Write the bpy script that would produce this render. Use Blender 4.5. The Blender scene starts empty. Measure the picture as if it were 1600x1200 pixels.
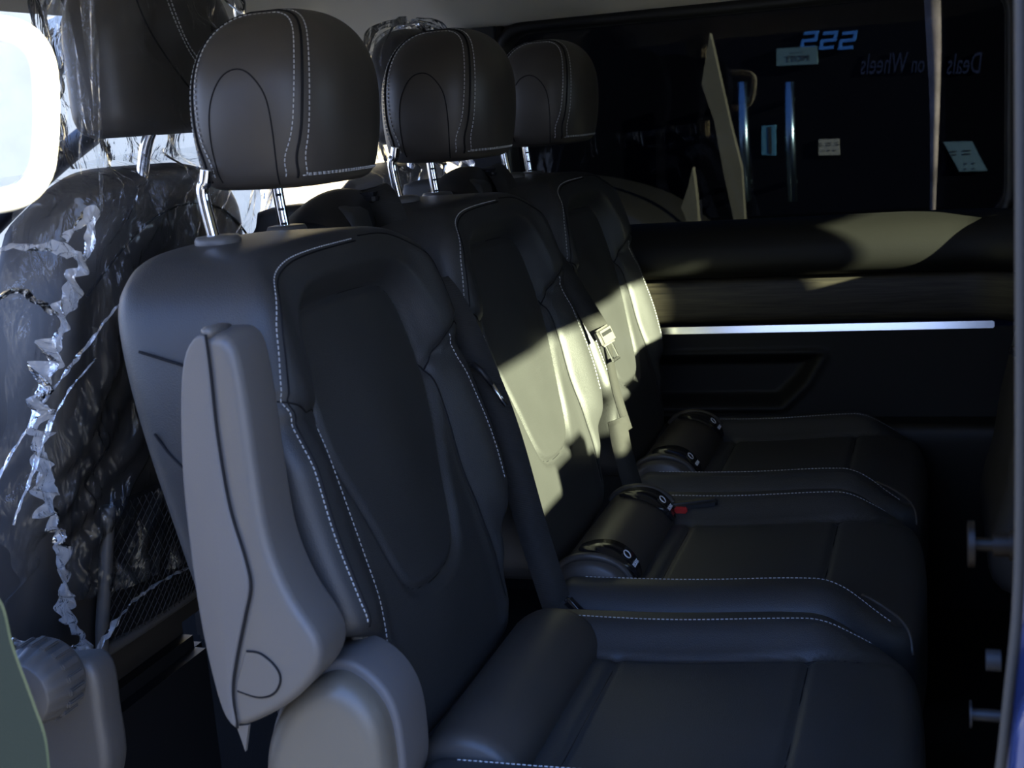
import bpy, bmesh, math, random
import numpy as np
from mathutils import Vector, Matrix
random.seed(4); np.random.seed(4)
D=bpy.data; SC=bpy.context.scene; COL=SC.collection
# ---------------------------------------------------------------- camera, world, sun, exposure
CP=np.array([0.6441,-1.2529,1.2220]); FPX=2000.4
RT=np.array([0.94986737,0.30353446,-0.07495876]); UP=np.array([0.00749343,0.21757997,0.97601373]); FW=np.array([-0.31256332,0.92764529,-0.20439759])
cam=D.cameras.new('camera'); co=D.objects.new('camera',cam); COL.objects.link(co)
M=Matrix.Identity(4)
for i in range(3): M[i][0]=RT[i]; M[i][1]=UP[i]; M[i][2]=-FW[i]; M[i][3]=CP[i]
co.matrix_world=M
cam.sensor_width=36; cam.lens=FPX/1600*36; cam.clip_start=.02; cam.clip_end=200
cam.dof.use_dof=True; cam.dof.focus_distance=1.75; cam.dof.aperture_fstop=11
SC.camera=co
SC.view_settings.view_transform='Standard'; SC.view_settings.look='None'; SC.view_settings.gamma=1
SC.view_settings.use_curve_mapping=False; SC.view_settings.exposure=0
w=D.worlds.new('world'); SC.world=w; w.use_nodes=True
nt=w.node_tree; bg=nt.nodes['Background']
tc=nt.nodes.new('ShaderNodeTexCoord'); sx=nt.nodes.new('ShaderNodeSeparateXYZ'); cr=nt.nodes.new('ShaderNodeValToRGB')
nt.links.new(tc.outputs['Generated'],sx.inputs[0]); nt.links.new(sx.outputs['Z'],cr.inputs[0]); nt.links.new(cr.outputs[0],bg.inputs[0])
cr.color_ramp.elements[0].position=0; cr.color_ramp.elements[0].color=(.58,.70,1,1)
cr.color_ramp.elements[1].position=.6; cr.color_ramp.elements[1].color=(.18,.38,1,1)
bg.inputs[1].default_value=4.6
SUN=np.array([-1,.30,-.24])
sl=D.lights.new('sun','SUN'); sl.energy=50; sl.angle=math.radians(.55); sl.color=(1,.95,.66)
so=D.objects.new('sun',sl); COL.objects.link(so); so.location=(4,-2,3)
so.rotation_euler=Vector(SUN).to_track_quat('-Z','Y').to_euler()

# ---------------------------------------------------------------- helpers
def px(x,y,ax,val):
    "point where the sight line of photo pixel x,y meets the plane axis=val (used to read real positions off the photo)"
    v=FW+RT*(x-800)/FPX-UP*(y-600)/FPX
    t=(val-CP[ax])/v[ax]; return CP+v*t
def node(m,t,**k):
    n=m.node_tree.nodes.new(t)
    for a,b in k.items():
        if a in n.inputs: n.inputs[a].default_value=b
        else: setattr(n,a,b)
    return n
def mat(name,col,rough=.5,metal=0,spec=.5,bump=0,scale=400,var=0,vscale=8,kind='noise',coat=0,dist=.001):
    m=D.materials.new(name); m.use_nodes=True; N=m.node_tree; b=N.nodes['Principled BSDF']
    b.inputs['Base Color'].default_value=(*col,1); b.inputs['Roughness'].default_value=rough; b.inputs['Metallic'].default_value=metal
    b.inputs['Specular IOR Level'].default_value=spec; b.inputs['Coat Weight'].default_value=coat
    tc=node(m,'ShaderNodeTexCoord')
    if bump:
        if kind=='leather':
            n=node(m,'ShaderNodeTexVoronoi',feature='SMOOTH_F1'); n.inputs['Scale'].default_value=scale; out=n.outputs['Distance']
        elif kind=='weave':
            n=node(m,'ShaderNodeTexWave',bands_direction='Z'); n.inputs['Scale'].default_value=scale; out=n.outputs['Fac']
        else:
            n=node(m,'ShaderNodeTexNoise'); n.inputs['Scale'].default_value=scale; n.inputs['Detail'].default_value=3; out=n.outputs['Fac']
        N.links.new(tc.outputs['Object'],n.inputs['Vector'])
        bp=node(m,'ShaderNodeBump'); bp.inputs['Strength'].default_value=bump; bp.inputs['Distance'].default_value=dist
        N.links.new(out,bp.inputs['Height']); N.links.new(bp.outputs[0],b.inputs['Normal'])
    if var:
        n=node(m,'ShaderNodeTexNoise'); n.inputs['Scale'].default_value=vscale; n.inputs['Detail'].default_value=5
        N.links.new(tc.outputs['Object'],n.inputs['Vector'])
        r=node(m,'ShaderNodeValToRGB'); r.color_ramp.elements[0].position=.3; r.color_ramp.elements[1].position=.7
        r.color_ramp.elements[0].color=(*[c*(1-var) for c in col],1); r.color_ramp.elements[1].color=(*[min(1,c*(1+var)) for c in col],1)
        N.links.new(n.outputs['Fac'],r.inputs[0]); N.links.new(r.outputs[0],b.inputs['Base Color'])
    return m
leather=mat('black leather',(.030,.030,.030),.46,spec=.42,bump=.35,scale=900,var=.12,vscale=6,kind='leather',dist=.0006)
leather2=mat('smooth leather',(.046,.040,.034),.42,spec=.42,bump=.15,scale=1400,var=.1,kind='leather',dist=.0004)
seam_m=mat('dark seam',(.006,.006,.007),.7,spec=.2)
thread=mat('grey thread',(.42,.42,.42),.7,spec=.2)
chrome=mat('chrome',(.85,.85,.86),.08,1)
strip_m=mat('bright satin strip',(.75,.74,.74),.28,spec=.8)
satin=mat('satin chrome',(.75,.74,.72),.22,1)
plas=mat('grained grey plastic',(.092,.085,.078),.40,spec=.5,bump=.35,scale=1500,kind='leather',dist=.0004)
plas_l=mat('soft grey vinyl',(.098,.092,.088),.52,spec=.4,bump=.3,scale=1200,kind='leather',dist=.0004)
black=mat('black plastic',(.012,.012,.013),.45,spec=.4,bump=.15,scale=700)
gloss=mat('gloss black plastic',(.010,.010,.012),.15,spec=.6)
belt_m=mat('seat belt webbing',(.030,.029,.027),.65,spec=.3,bump=.7,scale=260,kind='weave',dist=.0008)
headl=mat('beige headliner cloth',(.68,.63,.52),.9,spec=.1,bump=.3,scale=900)
doorv=mat('door vinyl',(.0055,.0053,.0046),.55,spec=.35,bump=.3,scale=900,kind='leather',dist=.0004)
doord=mat('door lower vinyl',(.007,.0068,.0065),.6,spec=.3,bump=.2,scale=900)
carpet=mat('black carpet',(.008,.008,.008),.95,spec=.1,bump=.8,scale=600)
paint=mat('blue car paint',(.03,.045,.13),.12,metal=.3,spec=.6,coat=1)
teal=mat('dark teal trim',(.002,.0052,.0062),.6,spec=.2,bump=.2,scale=900)
seal=mat('grey door seal',(.050,.044,.036),.6,spec=.3)
white_m=mat('white painted handle',(.85,.83,.76),.4,spec=.4)
bronze=mat('grey bronze plastic',(.11,.095,.072),.38,spec=.5,bump=.3,scale=1300,kind='leather',dist=.0004)
red=mat('red button',(.45,.02,.015),.4)
whitep=mat('white print',(.75,.76,.78),.5)
stucco=mat('cream stucco',(.80,.66,.44),.9,spec=.1,bump=.3,scale=30,var=.1,vscale=2)
pave=mat('grey asphalt',(.20,.185,.165),.9,spec=.1,bump=.3,scale=40,var=.15,vscale=3)
facade=mat('black glass facade',(.0035,.0038,.0055),.7,spec=.02,var=.3,vscale=1.2)
# wood trim: stretched grain
wood=mat('grey wood trim',(.05,.04,.03),.5,spec=.35)
N=wood.node_tree; tcw=[n for n in N.nodes if n.type=='TEX_COORD'][0]; mp=node(wood,'ShaderNodeMapping'); mp.inputs['Scale'].default_value=(6,1,140)
nz=node(wood,'ShaderNodeTexNoise'); nz.inputs['Scale'].default_value=1.6; nz.inputs['Detail'].default_value=6; nz.inputs['Distortion'].default_value=.6
rr=node(wood,'ShaderNodeValToRGB'); rr.color_ramp.elements[0].position=.35; rr.color_ramp.elements[0].color=(.016,.0135,.010,1); rr.color_ramp.elements[1].position=.68; rr.color_ramp.elements[1].color=(.045,.038,.027,1)
N.links.new(tcw.outputs['Object'],mp.inputs[0]); N.links.new(mp.outputs[0],nz.inputs[0]); N.links.new(nz.outputs['Fac'],rr.inputs[0]); N.links.new(rr.outputs[0],N.nodes['Principled BSDF'].inputs['Base Color'])
def glassmat(name,tint,gl=.06):
    m=D.materials.new(name); m.use_nodes=True; N=m.node_tree; N.nodes.remove(N.nodes['Principled BSDF'])
    o=[n for n in N.nodes if n.type=='OUTPUT_MATERIAL'][0]
    t=node(m,'ShaderNodeBsdfTransparent'); t.inputs[0].default_value=(*tint,1)
    g=node(m,'ShaderNodeBsdfGlossy'); g.inputs['Roughness'].default_value=.02
    f=node(m,'ShaderNodeFresnel'); f.inputs[0].default_value=1.22
    mx=node(m,'ShaderNodeMixShader'); N.links.new(f.outputs[0],mx.inputs[0]); N.links.new(t.outputs[0],mx.inputs[1]); N.links.new(g.outputs[0],mx.inputs[2]); N.links.new(mx.outputs[0],o.inputs[0])
    return m
tint=glassmat('privacy glass',(.16,.17,.19)); clear=glassmat('clear glass',(.9,.95,.92))
def filmmat(name,haze=.04,bs=1.0,FB=.42):
    m=D.materials.new(name); m.use_nodes=True; N=m.node_tree; N.nodes.remove(N.nodes['Principled BSDF'])
    o=[n for n in N.nodes if n.type=='OUTPUT_MATERIAL'][0]
    t=node(m,'ShaderNodeBsdfTransparent'); t.inputs[0].default_value=(.95,.96,.97,1)
    g=node(m,'ShaderNodeBsdfGlossy'); g.inputs['Roughness'].default_value=.13
    d=node(m,'ShaderNodeBsdfTranslucent'); d.inputs[0].default_value=(.9,.9,.9,1)
    d2=node(m,'ShaderNodeBsdfDiffuse'); d2.inputs[0].default_value=(.9,.9,.9,1)
    tc=node(m,'ShaderNodeTexCoord'); n=node(m,'ShaderNodeTexNoise'); n.inputs['Scale'].default_value=22; n.inputs['Detail'].default_value=4; n.inputs['Distortion'].default_value=1.5
    mp=node(m,'ShaderNodeMapping'); mp.inputs['Scale'].default_value=(1,1.2,.45); mp.inputs['Rotation'].default_value=(math.radians(28),0,0)
    N.links.new(tc.outputs['Object'],mp.inputs[0]); N.links.new(mp.outputs[0],n.inputs[0])
    b=node(m,'ShaderNodeBump'); b.inputs['Strength'].default_value=bs; b.inputs['Distance'].default_value=.012
    N.links.new(n.outputs['Fac'],b.inputs['Height']); N.links.new(b.outputs[0],g.inputs['Normal'])
    f=node(m,'ShaderNodeLayerWeight'); f.inputs[0].default_value=FB; N.links.new(b.outputs[0],f.inputs['Normal'])
    md=node(m,'ShaderNodeMixShader'); md.inputs[0].default_value=.5; N.links.new(d.outputs[0],md.inputs[1]); N.links.new(d2.outputs[0],md.inputs[2])
    m1=node(m,'ShaderNodeMixShader'); m1.inputs[0].default_value=haze; N.links.new(t.outputs[0],m1.inputs[1]); N.links.new(md.outputs[0],m1.inputs[2])
    m2=node(m,'ShaderNodeMixShader'); N.links.new(f.outputs['Fresnel'],m2.inputs[0]); N.links.new(m1.outputs[0],m2.inputs[1]); N.links.new(g.outputs[0],m2.inputs[2])
    N.links.new(m2.outputs[0],o.inputs[0]); return m
film=filmmat('clear plastic film',.035,1.0,.36)
film3=filmmat('gathered glare film',.42,1.5,.55)  # strong white haze puts the creases' highlights into the colour
film2=filmmat('thin clear film',.015,.8,.12)

class T:  # a top-level thing
    def __init__(s,name,label,cat,org=(0,0,0),group=None):
        s.o=D.objects.new(name,None); COL.objects.link(s.o); s.o.location=org; s.org=np.array(org,float)
        s.o.empty_display_size=.05
        s.o['label']=label; s.o['category']=cat
        if group: s.o['group']=group
def mk(name,V,F,m,parent=None,smooth=True,kind=None,label=None,cat=None,org=None,auto=None):
    """one mesh object, V in world coordinates"""
    V=np.asarray(V,float)
    par=None
    if isinstance(parent,T): base=parent.org; par=parent.o
    elif parent is not None: par=parent; base=np.array(parent['_org'])
    else: base=np.zeros(3) if org is None else np.array(org,float)
    me=D.meshes.new(name); me.from_pydata((V-base).tolist(),[],[list(map(int,f)) for f in F]); me.materials.append(m)
    b_=bmesh.new(); b_.from_mesh(me); bmesh.ops.recalc_face_normals(b_,faces=b_.faces[:]); b_.to_mesh(me); b_.free()
    if smooth: me.polygons.foreach_set('use_smooth',[True]*len(me.polygons))
    if smooth and auto: me.set_sharp_from_angle(angle=math.radians(auto))
    me.update()
    o=D.objects.new(name,me); COL.objects.link(o)
    if par is not None: o.parent=par; o['_org']=base.tolist()
    else: o.location=base; o['_org']=base.tolist()
    if kind: o['kind']=kind
    if label: o['label']=label
    if cat: o['category']=cat
    return o
def grid(n,m,cu=False,cv=False):
    F=[]
    for i in range(n if cu else n-1):
        for j in range(m if cv else m-1):
            a=i*m+j;b=((i+1)%n)*m+j;c=((i+1)%n)*m+(j+1)%m;d=i*m+(j+1)%m
            F.append((a,b,c,d))
    return F
def box(c,s,R=None,bev=0,seg=2):
    bm=bmesh.new(); bmesh.ops.create_cube(bm,size=1)
    for v in bm.verts: v.co=Vector((v.co.x*s[0],v.co.y*s[1],v.co.z*s[2]))
    if bev: bmesh.ops.bevel(bm,geom=bm.edges[:],offset=bev,segments=seg,affect='EDGES')
    V=np.array([v.co[:] for v in bm.verts]); bm.verts.index_update(); F=[[v.index for v in f.verts] for f in bm.faces]; bm.free()
    if R is not None: V=V@np.array(R).T
    return V+np.array(c),F
def join(*ps):
    V=[];F=[];k=0
    for v,f in ps:
        V.append(np.asarray(v,float)); F+= [[i+k for i in q] for q in f]; k+=len(v)
    return np.vstack(V),F
def tube(P,r,n=10,cap=True,flat=None):
    P=np.asarray(P,float); k=len(P); r=np.broadcast_to(r,(k,)) if np.ndim(r)<2 else r
    Tn=np.gradient(P,axis=0); Tn/=np.linalg.norm(Tn,axis=1)[:,None]+1e-12
    u=np.cross(Tn[0],[0,0,1.]); 
    if np.linalg.norm(u)<.1: u=np.cross(Tn[0],[0,1.,0])
    V=[]
    for i in range(k):
        u=u-Tn[i]*(u@Tn[i]); u/=np.linalg.norm(u); v=np.cross(Tn[i],u)
        for j in range(n):
            a=2*math.pi*j/n; V.append(P[i]+r[i]*(u*math.cos(a)+v*math.sin(a)))
    F=grid(k,n,False,True)
    if cap: F+=[list(range(n))[::-1],[(k-1)*n+j for j in range(n)]]
    return np.array(V),F
def cr_s(P,n=12,closed=False):
    "Catmull-Rom through points"
    P=np.asarray(P,float); k=len(P); out=[]
    for i in range(k if closed else k-1):
        if closed: p=[P[(i+j-1)%k] for j in range(4)]
        else: p=[P[max(i-1,0)],P[i],P[i+1],P[min(i+2,k-1)]]
        for t in np.arange(n)/n:
            out.append(.5*((2*p[1])+(-p[0]+p[2])*t+(2*p[0]-5*p[1]+4*p[2]-p[3])*t*t+(-p[0]+3*p[1]-3*p[2]+p[3])*t**3))
    if not closed: out.append(P[-1])
    return np.array(out)
def resample(P,step=None,n=None,closed=False):
    P=np.asarray(P,float)
    if closed: P=np.vstack([P,P[:1]])
    s=np.r_[0,np.cumsum(np.linalg.norm(np.diff(P,axis=0),axis=1))]
    if n is None: n=max(2,int(s[-1]/step)+1)
    q=np.linspace(0,s[-1],n+1)[:-1] if closed else np.linspace(0,s[-1],n)
    return np.stack([np.interp(q,s,P[:,j]) for j in range(P.shape[1])],1)
def stitches(P,nrm,pitch=.0055,ln=.0036,w_=.0011):
    "row of thread dashes along a 3-D line lying on a surface"
    Q=resample(P,step=pitch/4); out=[]
    for i in range(0,len(Q)-4,4):
        a,b=Q[i],Q[i+3]; d=b-a; L=np.linalg.norm(d)
        if L<1e-6: continue
        d/=L; n=nrm(a) if callable(nrm) else np.array(nrm,float); n=n/np.linalg.norm(n); s=np.cross(d,n); s/=np.linalg.norm(s)+1e-9
        c=(a+b)/2+n*.0003; h=ln/2
        V=[c+d*x*h+s*y*w_/2+n*z*w_/2 for x in(-1,1) for y in(-1,1) for z in(-1,1)]
        F=[(0,1,3,2),(4,6,7,5),(0,4,5,1),(2,3,7,6),(0,2,6,4),(1,5,7,3)]
        out.append((np.array(V),F))
    return join(*out)
def prism(poly,axis,a,b,bev=0,seg=3):
    "extrude a 2-D polygon (in the two other axes, in order) from a to b along axis"
    bm=bmesh.new(); ax=[i for i in range(3) if i!=axis]
    vs=[]
    for p in poly:
        c=[0,0,0]; c[ax[0]]=p[0]; c[ax[1]]=p[1]; c[axis]=a; vs.append(bm.verts.new(c))
    f=bm.faces.new(vs); r=bmesh.ops.extrude_face_region(bm,geom=[f])
    for v in r['geom']:
        if isinstance(v,bmesh.types.BMVert): v.co[axis]=b
    bmesh.ops.recalc_face_normals(bm,faces=bm.faces[:])
    if bev:
        E=[e for e in bm.edges if len(e.link_faces)==2 and e.calc_face_angle(0)>.7 ]
        bmesh.ops.bevel(bm,geom=E,offset=bev,segments=seg,affect='EDGES',clamp_overlap=True)
    bm.verts.index_update()
    V=np.array([v.co[:] for v in bm.verts]); F=[[v.index for v in f.verts] for f in bm.faces]; bm.free(); return V,F
def sdf(P,poly):
    "signed distance of points to a polygon, inside negative"
    P=np.atleast_2d(P); A=poly; B=np.roll(poly,-1,0); d=np.full(len(P),1e9); ins=np.zeros(len(P),bool)
    for a,b in zip(A,B):
        e=b-a; w_=P-a; t=np.clip((w_@e)/(e@e+1e-15),0,1); d=np.minimum(d,np.linalg.norm(w_-t[:,None]*e,axis=1))
        c=((a[1]>P[:,1])!=(b[1]>P[:,1])); 
        if a[1]!=b[1]: ins^=c&(P[:,0]<(b[0]-a[0])*(P[:,1]-a[1])/(b[1]-a[1])+a[0])
    return np.where(ins,-d,d)
def dl(P,line):
    P=np.atleast_2d(P); d=np.full(len(P),1e9)
    for a,b in zip(line[:-1],line[1:]):
        e=b-a; w_=P-a; t=np.clip((w_@e)/(e@e+1e-15),0,1); d=np.minimum(d,np.linalg.norm(w_-t[:,None]*e,axis=1))
    return d
def ss(a,b,x): t=np.clip((x-a)/(b-a),0,1); return t*t*(3-2*t)
def struct(name,V,F,m,smooth=False,auto=None,**k): return mk(name,V,F,m,None,smooth=smooth,kind='structure',auto=auto,**k)
def text(body,size,m,name,parent,loc,xd,zd,ext=.0003,shear=0,mirror=False,xs=1,**k):
    "flat lettering turned into a mesh, x along xd, up along zd"
    cu=D.curves.new('t','FONT'); cu.body=body; cu.size=size; cu.extrude=ext; cu.shear=shear; cu.align_x='CENTER'; cu.align_y='CENTER'; cu.resolution_u=3
    to=D.objects.new('t',cu); COL.objects.link(to); dg=bpy.context.evaluated_depsgraph_get(); dg.update()
    me=to.evaluated_get(dg).to_mesh(); V=np.array([v.co[:] for v in me.vertices]); F=[list(p.vertices) for p in me.polygons]
    D.objects.remove(to); D.curves.remove(cu)
    V[:,0]*=xs*(-1 if mirror else 1)
    xd=np.array(xd,float); xd/=np.linalg.norm(xd); zd=np.array(zd,float); zd/=np.linalg.norm(zd); nd=np.cross(xd,zd)
    W=np.array(loc)+V[:,:1]*xd+V[:,1:2]*zd+V[:,2:]*nd
    return mk(name,W,F,m,parent,smooth=False,**k)
ZF=.20
# ================================================================ SETTING
struct('ground',*box((0,0,-.15),(60,60,.1)),pave)
struct('floor',*box((.45,.45,ZF-.02),(3.5,1.86,.04)),carpet)
# headliner: cross-section across the van with a cove down to the window header
ys=np.linspace(-.5,1.36,60); xs=np.linspace(-.60,2.2,90)
OV=px(497,6,2,1.474); V=[]
for x in xs:
    for y in ys:
        z=1.475-.075*ss(1.12,1.36,y)-.05*ss(-.30,-.5,y)+.0
        z-=.055*ss(-.42,-.60,x)
        # shallow oval recess and panel seam
        z+=.012*(1-ss(.8,1.0,math.hypot((x-OV[0])/.06,(y-OV[1])/.09)))
        z-=.007*math.exp(-((x+.283)/.010)**2)*ss(1.0,1.1,y)
        V.append((x,y,z))
roofF=grid(len(xs),len(ys))
struct('ceiling',V,roofF,headl,smooth=True)
struct('roof',*box((.5,.43,1.53),(3.4,2.0,.03),bev=.01),paint)
mk('trim_1',*tube([(OV[0]+.062*math.cos(a),OV[1]+.092*math.sin(a),1.474) for a in np.linspace(0,6.2832,60)],.0028,8),doorv,kind='structure')
# far side: door with upper pad, wood trim, chrome strip, lower panel with pocket
FY=1.33
def far(name,prof,x0,x1,m,nx=40,bump=None):
    "profile (y,z) swept along x"
    prof=resample(cr_s(prof,6),n=40); xs=np.linspace(x0,x1,nx); V=[]
    for x in xs:
        for y,z in prof: V.append((x,y+(bump(x,z) if bump else 0),z))
    return struct(name,V,grid(nx,len(prof)),m,smooth=True)
WZ0,WZ1=.972,1.385
def pillar(x,z): return -.09*ss(.72,.86,x)
# window opening (rounded) in the wall plate
def rrect(x0,x1,z0,z1,r,n=8):
    P=[]
    for cx,cz,a in((x1-r,z1-r,0),(x0+r,z1-r,90),(x0+r,z0+r,180),(x1-r,z0+r,270)):
        for i in range(n+1):
            t=math.radians(a+90*i/n); P.append((cx+r*math.cos(t),cz+r*math.sin(t)))
    return np.array(P)
W1=rrect(-.185,.775,WZ0,WZ1,.045)
def ringwall(inner,x0,x1,z0,z1,y):
    c=inner.mean(0); V=[];F=[]
    for p in inner:
        d=p-c; t=min(((x1 if d[0]>0 else x0)-c[0])/d[0] if d[0] else 9,((z1 if d[1]>0 else z0)-c[1])/d[1] if d[1] else 9)
        V.append((p[0],y,p[1])); q=c+d*t; V.append((q[0],y,q[1]))
    # outer corners
    n=len(inner)
    for i in range(n): F.append((2*i,2*i+1,(2*i+3)%(2*n),(2*i+2)%(2*n)))
    return V,F
def frame_sweep(path,w1,w2,y0,y1,y2):
    "rounded moulding around an opening; path closed (x,z)"
    c=path.mean(0); V=[]; k=len(path)
    nrm=[]
    for i in range(k):
        t=path[(i+1)%k]-path[i-1]; t/=np.linalg.norm(t)+1e-12; nrm.append(np.array((t[1],-t[0])))
    sec=[(0,y2),(0,y0),(w1*.3,y0-.006),(w1*.8,y0-.006),(w1,y0),(w2,y1)]
    for i in range(k):
        for o,y in sec:
            p=path[i]+nrm[i]*o; V.append((p[0],y,p[1]))
    return V,grid(k,len(sec),True,False)
W1r=resample(W1,n=160,closed=True)
struct('window_1_frame',*frame_sweep(W1r,.022,.032,FY-.010,FY+.01,FY+.06),black,smooth=True)
# wall plate built as strips round the window
struct('wall_far_header',*box((.3,FY+.045,1.46),(3.2,.05,.13)),headl)
struct('wall_far_front_pillar',*box((-.245,FY+.01,1.18),(.11,.05,.47),bev=.012),black)
struct('wall_far_rear',*box((1.51,FY-.02,.85),(1.42,.06,1.35),bev=.01),doord)
struct('window_1',*box((.295,FY+.045,1.18),(1.0,.004,.46)),tint)
far('wall_far_upper',[(1.345,.985),(1.325,.982),(1.300,.965),(1.283,.935),(1.280,.905),(1.288,.885),(1.305,.874),(1.33,.870)],-.45,.80,doorv,bump=pillar)
far('wall_far_wood',[(1.33,.872),(1.312,.866),(1.306,.84),(1.305,.81),(1.309,.785),(1.33,.776)],-.45,.80,wood,bump=pillar)
struct('trim_2',*box((.20,1.300,.768),(1.11,.012,.014),R=np.array([[1,0,0],[0,math.cos(.2),-math.sin(.2)],[0,math.sin(.2),math.cos(.2)]]).T,bev=.002,seg=2),satin,smooth=True,auto=40)
pk=resample(rrect(-.10,.43,.612,.712,.03),n=80,closed=True)
def low(x,z): return 0
# lower panel: grid with a pocket pressed into it
xs=np.linspace(-.45,.80,150); zs=np.linspace(.585,.765,60); pts=np.array([(x,z) for x in xs for z in zs])
dd=sdf(pts,np.array([(-.1,.612),(.352,.612),(.40,.66),(.43,.712),(-.1,.712)]))
V=[(p[0],1.300+.035*(1-ss(-.022,.004,d))-.006*math.exp(-((d-.008)/.006)**2),p[1]) for p,d in zip(pts,dd)]
struct('wall_far_lower',V,grid(150,60),doord,smooth=True)
far('wall_far_base',[(1.30,.588),(1.262,.583),(1.252,.57),(1.25,.53),(1.262,.40),(1.28,.2)],-.45,.80,doorv)
struct('wall_far_outer',*box((.3,FY+.10,.55),(3.2,.03,.72)),paint)
# front far door (low sill) and dash so the cab is not a void
struct('wall_far_cab',*box((-1.1,FY,.62),(1.3,.08,.66),bev=.03),doord)
struct('dashboard',*box((-1.55,.43,.75),(.45,1.75,.45),bev=.08),black)
struct('trim_3',*tube(cr_s([(-.52,1.33,1.41),(-.9,1.32,1.38),(-1.25,1.30,1.22),(-1.6,1.28,.98)],8),.03,8),black,smooth=True)
struct('trim_4',*tube([(-.50,1.335,1.405),(-.42,1.335,1.405),(-.30,1.335,1.405)],.016,8),headl,smooth=True)
# near side: door opening edge, rear body, B pillar
NX=.690
edge=cr_s([px(1594,-60,1,-.5),px(1595,300,1,-.5),px(1595,600,1,-.5),px(1594,820,1,-.5),px(1589,960,1,-.5),px(1577,1080,1,-.5),px(1562,1210,1,-.5),px(1540,1330,1,-.5)],10)
struct('door_1_seal',*tube(edge,.0032,10),seal,smooth=True)
poly=[(p[0]+.001,p[2]) for p in edge]; 
poly=[(2.25,poly[0][1]),(2.25,1.5),(poly[0][0],1.5)]+poly+[(poly[-1][0]-.03,.1),(2.25,.1)]
struct('wall_near_rear',*prism(poly[1:],1,-.500,-.475),paint)
struct('wall_near_inner',*box((1.50,-.462,.85),(1.50,.02,1.3)),doord)
q=[px(1655,1060,1,-.53),px(1600,1120,1,-.53),px(1588,1160,1,-.53),px(1580,1230,1,-.53)]
struct('door_1_panel',*tube(cr_s([px(1672,1050,1,-.54),px(1640,1100,1,-.54),px(1622,1150,1,-.54),px(1612,1260,1,-.54)],8),.014,16),paint,smooth=True)
# rear end with window opening (sun comes in through it)
TW=rrect(-.27,.88,1.12,1.392,.06)
struct('wall_rear',*join(box((2.2,.42,.635),(.03,1.88,.97)),box((2.2,.42,1.457),(.03,1.88,.13)),box((2.2,-.40,1.25),(.03,.26,.30)),box((2.2,1.12,1.25),(.03,.48,.30))),doord)
struct('window_2',*box((2.205,.3,1.256),(.004,1.16,.28)),clear)
struct('door_1_open_panel',*box((1.35,-.575,.75),(1.25,.05,1.45),bev=.015),paint)  # slid-back door, out of view, placed to keep sun off the armrest
# B pillar trim lower-left
bp=[px(-60,880,1,-.5),px(0,935,1,-.5),px(22,1010,1,-.5),px(55,1100,1,-.5),px(74,1160,1,-.5),px(82,1260,1,-.5)]
bp=cr_s(bp,8); V=[];
for p in bp:
    for a in np.linspace(0,1,8): V.append((p[0]-.25*(1-math.cos(a*1.5)) - .0,p[1]+.0-.03*math.sin(a*1.5)*0-.06*a,p[2]))
poly=[(p[0],p[2]) for p in bp]+[(-.6,.3),(-.6,1.0)]
struct('pillar_near_trim',*prism(poly,1,-.503,-.50),teal)
struct('wall_near_front',*box((-.95,-.50,.60),(1.30,.05,.75),bev=.01),paint)
# ================================================================ SEATS
def xb(z): return .118+.271*(.729-z)
inset=cr_s([(-.092,1.044),(-.118,1.028),(-.128,1.0),(-.135,.95),(-.134,.90),(-.112,.84),(-.088,.77),(-.066,.738),(-.02,.727),(.03,.729),(.062,.742),(.08,.77),(.098,.82),(.128,.885),(.140,.93),(.140,.975),(.133,1.015),(.115,1.038),(.08,1.045),(0,1.047)],6,True)
outline=np.array([(0,.585),(.14,.59),(.178,.62),(.186,.67),(.200,.715),(.228,.752),(.236,.80),(.238,.86),(.234,.94),(.228,1.01),(.216,1.06),(.185,1.090),(.13,1.108),(0,1.116),(-.13,1.114),(-.182,1.100),(-.215,1.068),(-.232,1.01),(-.240,.94),(-.242,.86),(-.242,.79),(-.236,.758),(-.205,.742),(-.186,.72),(-.183,.66),(-.178,.61),(-.14,.59)])
outl=resample(cr_s(outline,10,True),n=320,closed=True); OC=np.array([-.003,.86])
innerL=cr_s([(-.137,.945),(-.150,.925),(-.148,.87),(-.145,.81),(-.155,.75),(-.165,.70),(-.170,.64)],8)
innerR=cr_s([(.139,.945),(.150,.925),(.150,.87),(.146,.81),(.152,.75),(.160,.70),(.165,.64)],8)
notchL=cr_s([(-.240,.985),(-.212,.975),(-.19,.962),(-.165,.958),(-.150,.940)],6)
notchR=cr_s([(.236,.985),(.200,.978),(.178,.962),(.158,.945),(.148,.93)],6)
def Fx(P):
    y=P[:,0]; z=P[:,1]; d=sdf(P,inset); a=np.abs(y+.002)
    top=.026*ss(.0,.035,d)*ss(.88,1.0,z)
    side=(.004+.026*ss(.130,.205,a))*ss(.0,.016,d)*(1-ss(.91,1.02,z))*(1-.6*ss(.78,.70,z))
    f=np.maximum(top,side)+.012*np.exp(-((a-.2)/.03)**2)*ss(.93,.98,z)
    f-=.006*np.exp(-(d/.0045)**2)
    for l,k,w_ in((innerL,.003,.006),(innerR,.003,.006),(notchL,.004,.005),(notchR,.004,.005)):
        dd=dl(P,l); f-=k*np.exp(-(dd/w_)**2)
    f+=.010*np.exp(-((z-.90)/.12)**2)*np.exp(-(y/.09)**2)
    f-=.012*ss(.72,.60,z)
    # soft creases in the leather
    f+=.0022*np.sin(z*95+3*y*20)*ss(.15,.2,a)*(1-ss(.70,.80,z))+.0012*np.sin(z*41+y*23)*ss(.14,.2,a)
    return f
def drop(e,r): e=np.clip(e,0,r); return r-np.sqrt(np.maximum(r*r-(r-e)**2,0))
def edist(P): return np.maximum(-sdf(P,outl[::2]),0)
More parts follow.
